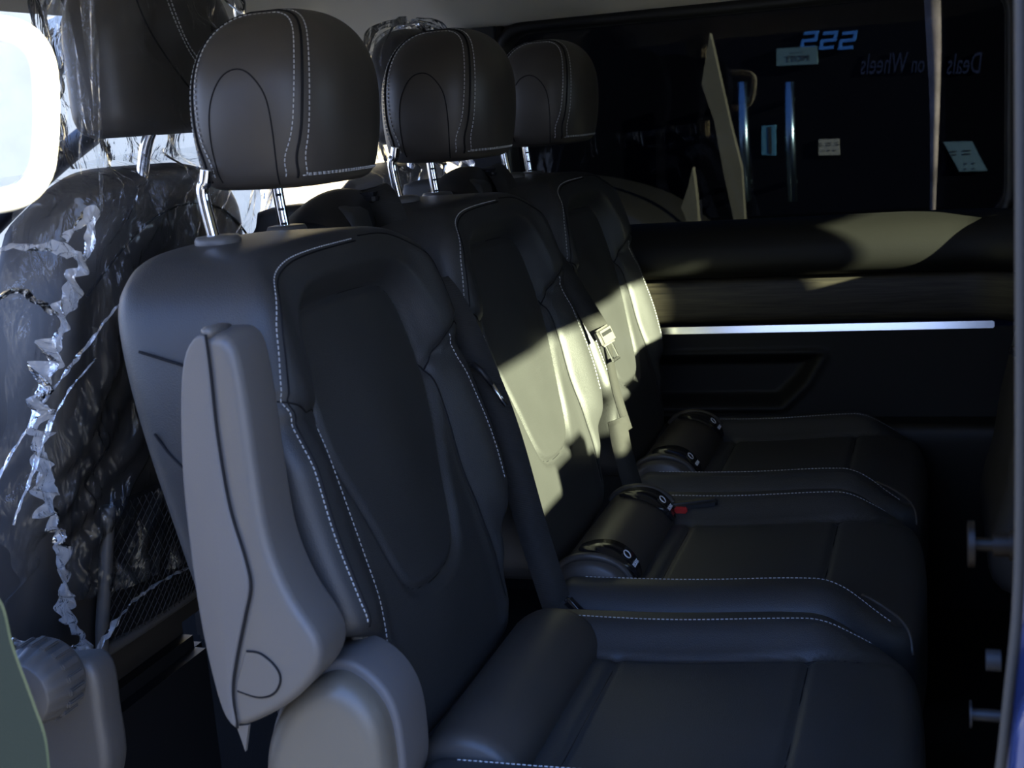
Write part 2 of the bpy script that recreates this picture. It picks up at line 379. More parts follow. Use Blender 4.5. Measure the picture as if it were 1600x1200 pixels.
def front(P,lift=0):
    P=np.atleast_2d(P); x=xb(P[:,1])+Fx(P)-drop(edist(P),.024)
    return np.c_[x+lift,P]
def back_x(z): return -.128+.24*(1.1-z)
def build_back():
    ns=96; s=np.r_[np.linspace(0,.86,70),np.linspace(.87,1,26)**1.0]
    V=[];rows=[]
    P=np.vstack([OC+(outl-OC)*t for t in s]); Fr=front(P)
    for i in range(len(s)): rows.append(Fr[i*320:(i+1)*320])
    f1=rows[-1]
    P1=outl; bx=back_x(P1[:,1])+.045
    n_side=8
    for t in np.linspace(0,1,n_side+1)[1:]:
        rows.append(np.c_[f1[:,0]*(1-t)+bx*t,P1])
    for e in (.002,.006,.012,.02,.03,.045,.07,.12,.2):
        t=1-e/.24; P=OC+(outl-OC)*t; d=np.minimum(edist(P),.045)
        rows.append(np.c_[back_x(P[:,1])+drop(d,.045),P])
    rows.append(np.tile([back_x(.86),*OC],(320,1)))
    V=np.vstack(rows); F=grid(len(rows),320,False,True)
    return V,[f[::-1] for f in F]
BACK=build_back()
# headrest
HC=np.array([-.018,.018]); HA=.088; HB=.108; HZ0,HZ1=1.168,1.350
def hr_pt(phi,t,infl=0):
    "phi round, t 0 bottom .. 1 top"
    z=HZ0+(HZ1-HZ0)*t
    wf=(1-abs(2*max(t,.42)-.84)**2.5/ (1.16**2.5))**(1/2.5) if t>.42 else 1
    wb=1-.16*((.42-t)/.42)**2 if t<.42 else 1
    k=min(1,t/.10); rb=math.sqrt(max(0,1-(1-k)**2)); base=.86+.14*rb if t<.10 else 1
    a=HA*wf*(1-.10*((.42-t)/.42)**2 if t<.42 else 1)*base+infl; b=HB*wf*wb*base+infl
    p=2.7; c,s=math.cos(phi),math.sin(phi); r=(abs(c)**p+abs(s)**p)**(-1/p)
    return np.array([HC[0]+a*r*c-.028*(t-.5)*0+.010*t,HC[1]+b*r*s,z])
def build_hr():
    rows=[]; n=120
    ts=np.r_[np.linspace(0,.10,8)**1.0,np.linspace(.115,.9,50),1-(np.linspace(.3,0,16)**2)*1.05]
    ts=np.clip(np.sort(np.unique(ts)),0,.9999)
    for t in ts: rows.append([hr_pt(2*math.pi*j/n,t) for j in range(n)])
    bot=np.mean(rows[0],axis=0); 
    r0=[[bot+(np.array(p)-bot)*k+[0,0,-.004*(1-k*k)] for p in rows[0]] for k in (0,.3,.6,.85)]
    rows=r0+rows
    V=np.vstack([np.array(r) for r in rows]); F=grid(len(rows),n,False,True)
    F.append([(len(rows)-1)*n+j for j in range(n)])
    return V,[f for f in F]
HRM=build_hr()
def hr_slice(yf,side,t0=0.03,t1=.995,n=60):
    "curve on the headrest where the surface meets y=yf(t); side +1 front, -1 back"
    out=[]
    for t in np.linspace(t0,t1,n):
        best=None
        lo,hi=(-math.pi/2,math.pi/2) if side>0 else (math.pi/2,3*math.pi/2)
        ph=np.linspace(lo,hi,181); pts=np.array([hr_pt(p,t,.0006) for p in ph]); y=pts[:,1]-yf(t)
        k=np.where(np.diff(np.sign(y))!=0)[0]
        if len(k)==0: continue
        k=k[0] if side>0 else k[-1]; w_=y[k]/(y[k]-y[k+1]); out.append(pts[k]*(1-w_)+pts[k+1]*w_)
    return np.array(out)
# cushion
CDZ=-.045
CO=resample(cr_s([(.16,-.20),(.165,-.232),(.22,-.246),(.40,-.250),(.56,-.247),(.61,-.225),(.628,-.17),(.634,0),(.628,.15),(.612,.205),(.56,.228),(.40,.232),(.22,.228),(.165,.215),(.16,.19),(.158,0)],12,True),n=240,closed=True); CC=np.array([.40,-.008])
def Tz(P):
    x=P[:,0]; y=P[:,1]+.008; a=np.abs(y)
    z=.628+CDZ+.030*ss(.135,.185,a)*ss(.60,.50,x)*(1-.35*ss(.2,.24,a))
    z+=.010*np.exp(-((x-.5)/.12)**2)-.020*ss(.52,.64,x)
    for l in cu_seams: z-=.0055*np.exp(-(dl(P,l)/.0045)**2)
    return z
cu_seams=[np.array([(.285,-.14),(.285,.128)]),np.array([(.505,-.145),(.507,.130)]),cr_s([(.20,-.15),(.285,-.146),(.40,-.145),(.505,-.15),(.56,-.17),(.60,-.20)],6),cr_s([(.20,.132),(.285,.128),(.40,.128),(.505,.134),(.56,.150),(.60,.185)],6)]
def cu_top(P,lift=0):
    P=np.atleast_2d(P); e=np.maximum(-sdf(P,CO[::2]),0); return np.c_[P,Tz(P)-drop(e,.03)+lift]
def build_cu():
    s=np.r_[np.linspace(0,.84,50),np.linspace(.855,1,18)]; rows=[cu_top(CC+(CO-CC)*t) for t in s]
    top=rows[-1]
    for t in np.linspace(0,1,6)[1:]: rows.append(np.c_[top[:,:2],top[:,2]*(1-t)+.44*t])
    rows.append(np.c_[CC+(CO-CC)*.93,np.full(240,.43)]); rows.append(np.c_[CC+(CO-CC)*.0,np.full(240,.43)])
    return np.vstack(rows),grid(len(rows),240,False,True)
CUM=build_cu()
def webbing(P,wdir,wd,th=.0014):
    P=np.asarray(P,float); V=[]; k=len(P); Tn=np.gradient(P,axis=0)
    for i in range(k):
        wv=np.array(wdir[i] if np.ndim(wdir)==2 else wdir,float); t=Tn[i]/np.linalg.norm(Tn[i]); wv=wv-t*(wv@t); wv/=np.linalg.norm(wv); n=np.cross(t,wv)
        for a,b in((-1,-1),(1,-1),(1,1),(-1,1)): V.append(P[i]+wv*a*wd/2+n*b*th/2)
    F=grid(k,4,False,True)+[(0,1,2,3)[::-1],tuple((k-1)*4+j for j in range(4))]
    return V,F
def make_seat():
    org=(.2,0,ZF); s=T('bench_seat','nearest rear-facing black leather bench seat, next to the open door, with folded grey armrest','seat',org,'rear-facing bench seats')
    bk=mk('backrest',*BACK,leather,s)
    # seams on the backrest: dark lines
    ins3=front(resample(inset,n=140,closed=True)); 
    mk('inset_seam',*tube(np.vstack([ins3,ins3[:1]])-[.0005,0,0],.0012,6,cap=False),seam_m,bk,kind='stuff')
    for l in(notchL,notchR,innerL,innerR):
        mk('seam',*tube(front(resample(l,step=.006)),.0011,6),seam_m,bk)
    edgeL=cr_s([(.03,1.104),(-.07,1.104),(-.135,1.099),(-.180,1.083),(-.205,1.056),(-.217,1.02),(-.226,.985),(-.222,.96),(-.224,.90),(-.226,.84),(-.226,.79),(-.222,.762)],8)
    edgeR=cr_s([(.05,1.105),(.12,1.100),(.168,1.083),(.202,1.055),(.212,1.01),(.214,.975)],8)
    edgeR2=cr_s([(.190,.968),(.200,.93),(.207,.88),(.210,.82),(.207,.775)],8)
    inL=cr_s([(-.158,.948),(-.160,.90),(-.158,.84),(-.160,.78),(-.170,.72)],8)
    for l in(edgeL,edgeR2,inL):
        mk('stitching',*stitches(front(resample(l,step=.004)),(1,-.5,.2)),thread,bk,kind='stuff')
    mk('seam',*tube(front(resample(edgeL+[.005,-.003],step=.006)),.0010,6),seam_m,bk)
    mk('seam',*tube(front(resample(edgeR,step=.006)),.0010,6),seam_m,bk)
    # side seams of the near flank
    def flank(P): return [np.array((x,-.2405-.0012*0,z)) for x,z in P]
    def fl(P): 
        out=[]
        for x,z in P:
            k=np.interp(z,[.74,.79,.86,.94,1.01,1.072,1.108],[.215,.242,.242,.240,.236,.222,.185]); out.append((x,-k-.0005,z))
        return resample(out,step=.005)
    mk('flank_seam',*tube(fl([(-.068,1.031),(-.05,1.026),(-.01,1.015),(.04,1.00)]),.0014,6),seam_m,bk)
    mk('flank_seam',*tube(fl([(-.058,.953),(-.045,.935),(-.01,.90),(.03,.865)]),.0014,6),seam_m,bk)
    # headrest
    hr=mk('headrest',*HRM,leather2,s)
    f1=lambda t:-.052-.022*math.sin(min(1,t*1.3)*math.pi*.5)*0-.010*math.sin(t*math.pi)
    for off in(0,.011):
        yf=lambda t:-.079+off+.058*t**5+.014*max(0,1-t/.22)**2
        c=hr_slice(yf,1,.06); b=hr_slice(yf,-1,.06)
        crv=np.vstack([c,b[::-1]])
        mk('stitching',*stitches(crv,lambda p:(np.array(p)-[-.01,.018,1.24])*[1,1,.6]),thread,hr,kind='stuff')
        # along the bottom of the front panel
        P=[hr_pt(ph,.06+.01*0+off*.8,.0006) for ph in np.linspace(math.atan2(-.079+off-HC[1],.075),1.0,40)]
        mk('stitching',*stitches(P,(1,0,-.3)),thread,hr,kind='stuff')
    c=hr_slice(lambda t:-.0735+.058*t**5+.014*max(0,1-t/.22)**2,1,.05); b=hr_slice(lambda t:-.0735+.058*t**5+.014*max(0,1-t/.22)**2,-1,.05)
    mk('seam',*tube(np.vstack([c,b[::-1]]),.0014,6),seam_m,hr)
    # arch seam on the flank of the headrest
    arc=[]
    for a,t in cr_s([(-.075,.02),(-.076,.3),(-.070,.50),(-.052,.62),(-.030,.66),(-.008,.62),(.008,.48),(.013,.28),(.013,.05)],10):
        ph=-math.pi/2-(a+.033)*9.0; arc.append(hr_pt(ph,t,.0002))
    mk('seam',*tube(resample(arc,step=.004),.0008,6),seam_m,hr)
    # posts with notches
    for py,bend,nt in((-.082,1,0),(.115,1,1)):
        top=-.070 if py<0 else -.090; lo=-.060 if py<0 else -.084
        P=cr_s([(top+.008,py,1.192),(top+.005,py,1.180),(top,py,1.165),(lo,py,1.10),(lo+.004,py,1.08)],8)
        p=mk('headrest_post',*tube(P,.0065,16),chrome,s)
        if nt:
            for z in(1.118,1.135,1.152):
                x=np.interp(z,[1.10,1.165],[lo,top]); mk('notch',*box((x+.003,py-.006,z),(.006,.004,.003)),black,p)
        zt=1.1215 if py<0 else 1.113
        V,F=tube([(lo+.001,py,zt-.014),(lo+.001,py,zt-.002),(lo+.001,py,zt+.002),(lo+.001,py,zt+.003)],np.array([.024,.024,.022,.014]),24)
        mk('post_collar',V,F,plas,s)
    # cushion
    cu=mk('cushion',*CUM,leather,s)
    for l in cu_seams: mk('seam',*tube(cu_top(resample(l,step=.01)),.0010,6),seam_m,cu)
    for l in([(.225,.178),(.30,.176),(.40,.176),(.48,.178),(.535,.186),(.575,.203)],[(.20,-.190),(.30,-.188),(.45,-.188),(.54,-.190),(.595,-.205)]):
        mk('stitching',*stitches(cu_top(resample(cr_s(l,8),step=.005)),(0,0,1)),thread,cu,kind='stuff')
    mk('welt',*tube(cu_top(resample(cr_s([(.555,-.155),(.59,-.175),(.612,-.20),(.618,-.22)],8),step=.006),.001),.0022,6),leather2,cu)
    # lumbar roll between back and cushion, with the two anchor covers
    n=28; rows=[]
    for y,k in((-.178,.0),(-.178,.8),(-.172,.95),(-.160,1),(-.08,1),(0,1),(.08,1),(.150,1),(.164,.95),(.170,.8),(.170,0)):
        rows.append([(.200+.058*k*math.cos(2*math.pi*j/n),y,.580+.050*k*math.sin(2*math.pi*j/n)) for j in range(n)])
    mk('lumbar_roll',np.vstack(rows),grid(len(rows),n,False,True),leather2,s)
    for cy,sg in((-.125,-1),(.125,1)):
        V=[];m_=14
        for i in range(m_+1):
            a=math.radians(112-100*i/m_)
            for yy in(-1,-.9,0,.9,1):
                r=.0545+(.0015 if abs(yy)<.95 else -.002); V.append((.200+(r+.006)*math.cos(a),cy+yy*.030*math.sin(math.pi*(.12+.76*i/m_)),.580+r*math.sin(a)))
        c=mk('anchor_cover',V,grid(m_+1,5),gloss,s)
        a=math.radians(42); nrm=np.array((math.cos(a),0,math.sin(a))); up=np.array((-math.sin(a),0,math.cos(a)))
        pos=np.array((.200,cy,.580))+nrm*.0600
        text('ISOFIX',.0085,whitep,'print',c,pos-up*.014+nrm*.001,(0,1,0),up)
        ring=[pos+up*.003+np.array((0,math.cos(t)*.008,0))+up*math.sin(t)*.006+nrm*.001 for t in np.linspace(0,2*math.pi,20)]
        mk('print',*tube(ring,.0009,6),whitep,c)
        # crescent fold beside the cover
        V,F=tube([(.200+.057*math.cos(b),cy+sg*.036+.004*math.sin(3*b),.580+.0525*math.sin(b)) for b in np.linspace(math.radians(150),math.radians(5),24)],.006,8)
        mk('piping',V,F,leather2,s)
    # underframe and legs to the floor
    mk('base_frame',*box((.36,0,.40),(.40,.40,.07),bev=.02),black,s,auto=40)
    for lx in(.22,.50): mk('leg',*box((lx,0,.285),(.05,.36,.172),bev=.01),black,s,auto=40)
    return s
def copy_tree(o,parent=None):
    c=o.copy(); COL.objects.link(c)
    if parent: c.parent=parent
    for ch in list(o.children): copy_tree(ch,c)
    return c
near=make_seat()
mid=copy_tree(near.o); mid.location.y=.5; mid['label']='middle black leather bench seat, partly lit by a sun patch, between the other two'
farS=copy_tree(near.o); farS.location.y=1.0; farS['label']='farthest black leather bench seat, against the door panel with the wood trim'
for o in [c for c in near.o.children if c.name.startswith(('anchor_cover','piping'))]:
    for q in list(o.children): D.objects.remove(q)
    D.objects.remove(o)
fitT=T('bench_seat_fittings','x','seat')  # replaced below
D.objects.remove(fitT.o)
# ---- armrest (folded up) on the near flank of the nearest seat
AY=-.312; A=lambda x,y:px(x,y,1,AY)[[0,2]]
prof=cr_s([A(322,524),A(350,528),A(368,560),A(385,650),A(398,740),A(418,850),A(450,930),A(494,1000),A(497,1045),A(470,1085),A(430,1115),A(374,1138),A(352,1115),A(330,1040),A(312,950),A(298,850),A(287,740),A(284,640),A(288,565),A(302,530)],6,True)
prof=resample(prof,n=110,closed=True); 
def pillow(prof,y0,y1,r,axis=1):
    "extrude an x,z outline between y0 (near) and y1 with rounded rims"
    k=len(prof); t=np.roll(prof,-1,0)-np.roll(prof,1,0); t/=np.linalg.norm(t,axis=1)[:,None]; nr=np.c_[t[:,1],-t[:,0]]
    c=prof.mean(0)
    if np.mean(np.sum(nr*(prof-c),axis=1))<0: nr=-nr
    rows=[]
    for a in np.linspace(0,math.pi/2,6): rows.append((prof-nr*r*(1-math.sin(a)),y0+r*(1-math.cos(a))))
    for a in np.linspace(0,math.pi/2,6): rows.append((prof-nr*r*(1-math.cos(a)),y1-r*(1-math.sin(a))))
    V=np.vstack([np.c_[p[:,0],np.full(k,y),p[:,1]] for p,y in rows]); return V,grid(len(rows),k,False,True)+[list(range(k))[::-1],[(len(rows)-1)*k+j for j in range(k)]]
arm=mk('armrest',*pillow(prof,AY,-.250,.010),plas,near,label='folded grey plastic and vinyl armrest')
padp=cr_s([A(322,524),A(330,580),A(341,680),A(360,790),A(384,870),A(392,915),A(384,960),A(370,1030),A(365,1080),A(373,1134),A(352,1112),A(331,1040),A(313,950),A(299,850),A(288,740),A(285,640),A(289,566),A(303,531)],6,True)
padp=resample(padp,n=110,closed=True)
mk('pad',*pillow(padp,AY-.004,AY+.02,.003),plas_l,arm)
mk('seam',*tube([(p[0],AY-.002,p[1]) for p in cr_s([A(323,522),A(331,580),A(342,680),A(361,790),A(385,870),A(394,915),A(386,960),A(372,1030),A(366,1080),A(373,1136)],8)],.0013,6),seam_m,arm)
mk('pivot_cap',*prism(resample(cr_s([A(386,1018),A(408,1022),A(430,1042),A(438,1062),A(428,1082),A(405,1088),A(372,1078),A(377,1045)],6,True),n=50,closed=True),1,AY-.0012,AY+.01,bev=.0006,seg=1),plas,arm,auto=40)
mk('seam',*tube([(p[0],AY-.0008,p[1]) for p in cr_s([A(386,1017),A(408,1021),A(431,1041),A(439,1062),A(429,1083),A(405,1089),A(372,1079)],8)],.0010,6),seam_m,arm)
mk('top_lip',*tube([px(318,522,1,AY),px(326,519,1,AY+.004),px(345,514,1,AY+.03),px(357,512,1,AY+.05)],np.array([.0045,.0055,.0055,.004]),12),plas,arm)
for (x,y) in((389,622),(452,875)):
    p=px(x,y,0,px(x,y,1,-.283)[0]); mk('screw_cap',*tube([p-[.004,0,0],p+[.0005,0,0],p+[.0025,0,0]],np.array([.0042,.0042,.003]),14),plas,arm)
mk('release_tab',*prism([A(366,1138),A(385,1136),A(380,1178),A(374,1160)],1,AY+.004,AY+.008),plas,arm,smooth=False)
# round hinge cover below the armrest
HY=-.285; Hc=px(500,1175,1,HY)[[0,2]]; 
def Hh(x,y): return px(x,y,1,HY)[[0,2]]
hp=resample(cr_s([Hh(505,1068),Hh(548,1085),Hh(582,1125),Hh(598,1180),Hh(600,1260),Hh(560,1330),Hh(480,1340),Hh(415,1290),Hh(405,1215),Hh(415,1150),Hh(450,1095)],8,True),n=90,closed=True)
mk('hinge_cover',*pillow(hp,HY,-.20,.022),bronze,near,label='round bronze-grey plastic hinge cover')
hp2=hp+(hp-hp.mean(0))*.10; mk('hinge_flange',*pillow(hp2,HY+.030,-.19,.006),plas_l,near)
mk('recliner_bracket',*box((.115,-.20,.745),(.016,.012,.07),bev=.003),bronze,near,auto=40)
# ---- belts
def belt(seatT,yo,tongue):
    dy=yo
    gd=[(-.10,.36,1.10),(-.075,.40,1.128),(-.05,.42,1.13),(-.03,.42,1.105)]
    return
def seat_T(o):
    t=T.__new__(T); t.o=o; t.org=np.array(o.location); return t
midT=seat_T(mid); farT=seat_T(farS)
for st,dy in((midT,.5),(farT,1.0)):
    # belt housing hump and rear shoulder behind the gap, on the near side of that seat's back
    rows=[];n=26
    for t in np.linspace(0,1,14):
        y=dy-.30+.22*t; h=math.sin(math.pi*(.06+.88*t))**.5; rows.append([(-.105+.05*math.cos(a),y,1.085+.060*h*math.sin(a)) for a in np.linspace(0,math.pi,n)])
    mk('belt_guide',np.vstack(rows),grid(14,n),black,st)
    mk('rear_shoulder',*pillow(resample(cr_s([(-.20,1.05),(-.198,1.105),(-.18,1.128),(-.07,1.125),(-.05,1.09),(-.03,1.0),(0,.86),(.02,.7),(-.02,.62),(-.06,.8)],6,True),n=60,closed=True),dy-.262,dy-.20,.012),leather,st)
    b0=[(-.10,dy-.14,1.125),(-.075,dy-.15,1.140),(-.045,dy-.175,1.120),(-.01,dy-.205,1.06)]
    if dy==.5: way=[px(700,470,1,.255),px(752,580,1,.255),px(790,680,1,.258),px(830,820,1,.262),px(862,920,1,.264),px(890,1003,1,.268)]; wv=(.9,.35,.2)
    else: way=[px(862,400,1,.74),px(905,465,1,.735),px(942,525,1,.735)]; wv=(.55,.8,.2)
    P=resample(cr_s(b0+[tuple(p) for p in way],8),step=.008)
    mk('seat_belt',*webbing(P,wv,.040),belt_m,st)
    mk('belt_exit',*box((-.08,dy-.145,1.128),(.05,.075,.018),bev=.006),gloss,st,auto=40)
# tongue and lower belt on the far belt
c0=px(945,525,1,.73); ax=np.array(px(962,560,1,.73))-c0; ax/=np.linalg.norm(ax); sd=np.cross(ax,(1,-.3,.3)); sd/=np.linalg.norm(sd); nn=np.cross(sd,ax)
R=np.array([sd,nn,ax]).T
tg=mk('belt_tongue',*box(c0,(.044,.012,.030),R=R,bev=.004,seg=3),plas_l,farT,auto=50)
mk('tongue_slot',*box(c0-nn*0-ax*.004,(.030,.0135,.006),R=R),black,tg,smooth=False)
cc=c0+ax*.027
mk('tongue_blade',*join(box(cc+sd*.010,(.005,.0025,.030),R=R,bev=.001,seg=1),box(cc-sd*.010,(.005,.0025,.030),R=R,bev=.001,seg=1),box(cc+ax*.014,(.025,.0025,.006),R=R,bev=.001,seg=1)),satin,tg,auto=30)
P=cr_s([tuple(c0+ax*.006),tuple(px(955,575,1,.73)),tuple(px(966,622,1,.735)),tuple(px(982,672,1,.74))],8)
mk('seat_belt',*webbing(resample(P,step=.008),(.5,.85,.1),.018),belt_m,farT)
P=cr_s([tuple(px(964,655,1,.71)),tuple(px(972,700,1,.72)),tuple(px(992,770,1,.72)),tuple(px(1010,812,1,.72))],8)
mk('seat_belt',*webbing(resample(P,step=.01),(.7,.6,.1),.034),belt_m,farT)
# tongue on the near belt: pale hook strip
p0,p1=px(768,600,1,.235),px(791,634,1,.235)
mk('belt_tongue',*tube([p0,p1],.0032,8),satin,midT)
mk('belt_stop',*tube([px(738,568,1,.235),px(752,580,1,.235),p0],.004,8),black,midT)
# buckles at the cushions
def buckle(st,a,b,m,w_=.026,name='buckle',th=.014):
    a=np.array(a);b=np.array(b); d=b-a; L=np.linalg.norm(d); d/=L; s_=np.cross(d,(0,0,1)); s_/=np.linalg.norm(s_); n_=np.cross(s_,d)
    return mk(name,*box((a+b)/2,(L,w_,th),R=np.array([d,s_,n_]).T,bev=.004,seg=3),m,st,auto=50)
buckle(midT,px(884,935,1,.25),px(930,982,1,.25),gloss,w_=.016,th=.012)
bk2=buckle(farT,px(1012,796,1,.658),px(1122,784,1,.665),black,w_=.022)
mk('release_button',*box(px(1064,797,1,.648),(.020,.008,.010),bev=.002),red,bk2,label='red belt release button',auto=40)
# ================================================================ FRONT SEATS (facing forward) with protective film
def front_seat(dy,label):
    t=T('front_seat',label,'seat',(-.45,.16+dy,ZF),'front cab seats under clear film')
    yc=.16
    zt=1.195
    def bx(z): return -.235-.24*(1.19-z)      # rear face leans
    ol=resample(cr_s([(yc,.56),(yc+.19,.57),(yc+.235,.66),(yc+.245,.85),(yc+.225,1.02),(yc+.17,1.14),(yc+.09,1.188),(yc,1.197),(yc-.09,1.188),(yc-.17,1.14),(yc-.225,1.02),(yc-.245,.85),(yc-.235,.66),(yc-.19,.57)],10,True),n=160,closed=True); c=np.array((yc,.87)); rows=[]
    poc=np.array([(yc-.215,.60),(yc+.215,.60),(yc+.215,.79),(yc-.215,.79)])
    for s_ in np.r_[np.linspace(0,.8,22),np.linspace(.82,1,14)]:
        P=c+(ol-c)*s_; e=np.maximum(-sdf(P,ol[::2]),0)
        bulge=.012*np.exp(-((P[:,1]-.95)/.16)**2)-.012*np.exp(-(np.abs(P[:,0]-yc)-.175)**2/.018**2)*ss(.62,.75,P[:,1])
        rows.append(np.c_[bx(P[:,1])+bulge-drop(e,.05),P])
    last=rows[-1]
    for k in np.linspace(0,1,6)[1:]: rows.append(np.c_[last[:,0]-.07*k,ol])
    for s_ in(.97,.9,.7,.3,0): rows.append(np.c_[bx(.9)-.02*(1-s_)+(c+(ol-c)*s_)[:,1]*.24-.9*.24-.13,c+(ol-c)*s_])
    V=np.vstack(rows)+[0,dy,0]
    bk=mk('backrest',V,grid(len(rows),160,False,True),leather2,t)
    # welt line across the upper back
    P=[(bx(z)+.006,y+dy,z) for y,z in cr_s([(yc-.20,1.06),(yc-.1,1.125),(yc,1.145),(yc+.1,1.125),(yc+.20,1.06)],10)]
    mk('seam',*tube(P,.0016,6),seam_m,bk)
    # net pocket with frame
    def pk(y,z,l=0): return (bx(z)+.008+l,y+dy,z)
    fr=[pk(yc-.15,.795,.012),pk(yc-.15,.70,.014),pk(yc-.146,.612,.014),pk(yc-.12,.598,.014),pk(yc+.12,.598,.014),pk(yc+.146,.62,.014),pk(yc+.15,.795,.012)]
    po=mk('pocket_frame',*tube(resample(cr_s(fr,6),step=.01),.0085,10),plas,t)
    V=[];
    for i in range(20):
        for j in range(20): V.append(pk(yc-.145+.29*i/19,.605+.19*j/19,.003+.02*math.sin(math.pi*i/19)))
    mk('pocket_cloth',V,grid(20,20),black,po)
    net=[]
    for i in range(-22,23):
        for sg in(1,-1):
            pts=[]
            for q in np.linspace(0,1,16):
                y=yc+i*.0125+sg*(q-.5)*.12; z=.605+.185*q
                if abs(y-yc)<.143: pts.append(pk(y,z,.009+.02*math.sin(math.pi*(y-yc+.145)/.29)))
            if len(pts)>2: net.append(tube(pts,.0007,4))
    mk('pocket_net',*join(*net),mat_net,po,kind='stuff')
    # headrest
    hc=(-.262,yc+.005)
    rows=[]
    for tt in np.r_[np.linspace(0,.15,6),np.linspace(.2,.85,16),1-(np.linspace(.33,0,10)**2)]:
        tt=min(tt,.9999); z=1.232+.21*tt; wf=(1-max(0,(tt-.4)/.6)**2.6)**(1/2.6) if tt>.4 else 1
        b=math.sqrt(max(0,1-(1-min(1,tt/.15))**2)); base=.8+.2*b; row=[]
        for j in range(64):
            a=2*math.pi*j/64; p=2.8; r=(abs(math.cos(a))**p+abs(math.sin(a))**p)**(-1/p)
            row.append((hc[0]+.058*wf*base*r*math.cos(a)-.0,hc[1]+dy+.150*wf*base*r*math.sin(a),z))
        rows.append(row)
    V=np.vstack(rows); F=grid(len(rows),64,False,True)+[list(range(64))[::-1],[(len(rows)-1)*64+j for j in range(64)]]
    hr=mk('headrest',V,F,leather2,t)
    for off in(0,.008):
        P=cr_s([(-.204,hc[1]+dy-.06-off,1.44),(-.203,hc[1]+dy-.045-off,1.38),(-.203,hc[1]+dy-.01,1.325-off),(-.203,hc[1]+dy+.05,1.305-off),(-.204,hc[1]+dy+.14,1.30-off)],10)
        mk('stitching',*stitches(resample(P,step=.005),(1,0,0)),thread,hr,kind='stuff')
    mk('seam',*tube(cr_s([(-.205,hc[1]+dy-.13,1.42),(-.203,hc[1]+dy-.10,1.35),(-.203,hc[1]+dy-.03,1.285),(-.204,hc[1]+dy+.02,1.262)],10),.0011,6),seam_m,hr)
    for y in(-.06,.085):
        mk('headrest_post',*tube(cr_s([(-.225,yc+y+dy,1.262),(-.232,yc+y+dy,1.248),(-.250,yc+y+dy,1.22),(-.265,yc+y+dy,1.17)],6),.0075,14),chrome,t)
    # seat base
    mk('cushion',*box((-.66,yc+dy,.56),(.50,.47,.16),bev=.05,seg=4),leather2,t,auto=60)
    hb=.28 if dy==0 else .235
    mk('base_frame',*box((-.60,yc+dy,.48-hb/2),(.36,.40,hb),bev=.02),black,t,auto=40)
    # side shield + knob on the near flank
    if dy==0:
        shp=[px(110,1030,1,-.165)[[0,2]],px(150,1040,1,-.165)[[0,2]],px(165,1110,1,-.165)[[0,2]],px(168,1230,1,-.165)[[0,2]],px(60,1300,1,-.165)[[0,2]],px(-60,1250,1,-.165)[[0,2]],px(20,1060,1,-.165)[[0,2]]]
        sh=mk('side_shield',*pillow(resample(cr_s(shp,6,True),n=70,closed=True),-.175,-.13,.012),plas,t)
        K=px(58,1068,1,-.205); n=72; rows=[]
        for r,y in((0,.030),(.034,.030),(.0365,.028),(.040,.012),(.0425,.004),(.0425,-.026),(.040,-.03)):
            row=[]
            for j in range(n):
                a=2*math.pi*j/n; rr_=r-(.0022*max(0,math.cos(18*a))**2 if .037<r and y<.02 and y>-.028 else 0); row.append((K[0]+rr_*math.cos(a),K[1]-y,K[2]+rr_*math.sin(a)))
            rows.append(row)
        kn=mk('recliner_knob',np.vstack(rows),grid(len(rows),n,False,True),plas,t,label='ribbed grey recliner knob')
        for j in range(18):
            a=2*math.pi*(j+.5)/18; d=np.array((math.cos(a),0,math.sin(a))); tt=np.array((-math.sin(a),0,math.cos(a)))
            mk('grip_rib',*box(K+d*.0425+[0,.010,0],(.006,.026,.008),R=np.array([d,(0,1,0),tt]).T,bev=.0015,seg=2),plas,kn,auto=50)
    return t
mat_net=mat('grey net cord',(.025,.025,.028),.7)
fs=front_seat(0,'near front seat seen from behind, wrapped in clear film, net pocket and round recliner knob')
fs2=front_seat(.92,'farther front seat glimpsed between the headrests, loosely wrapped in clear film')
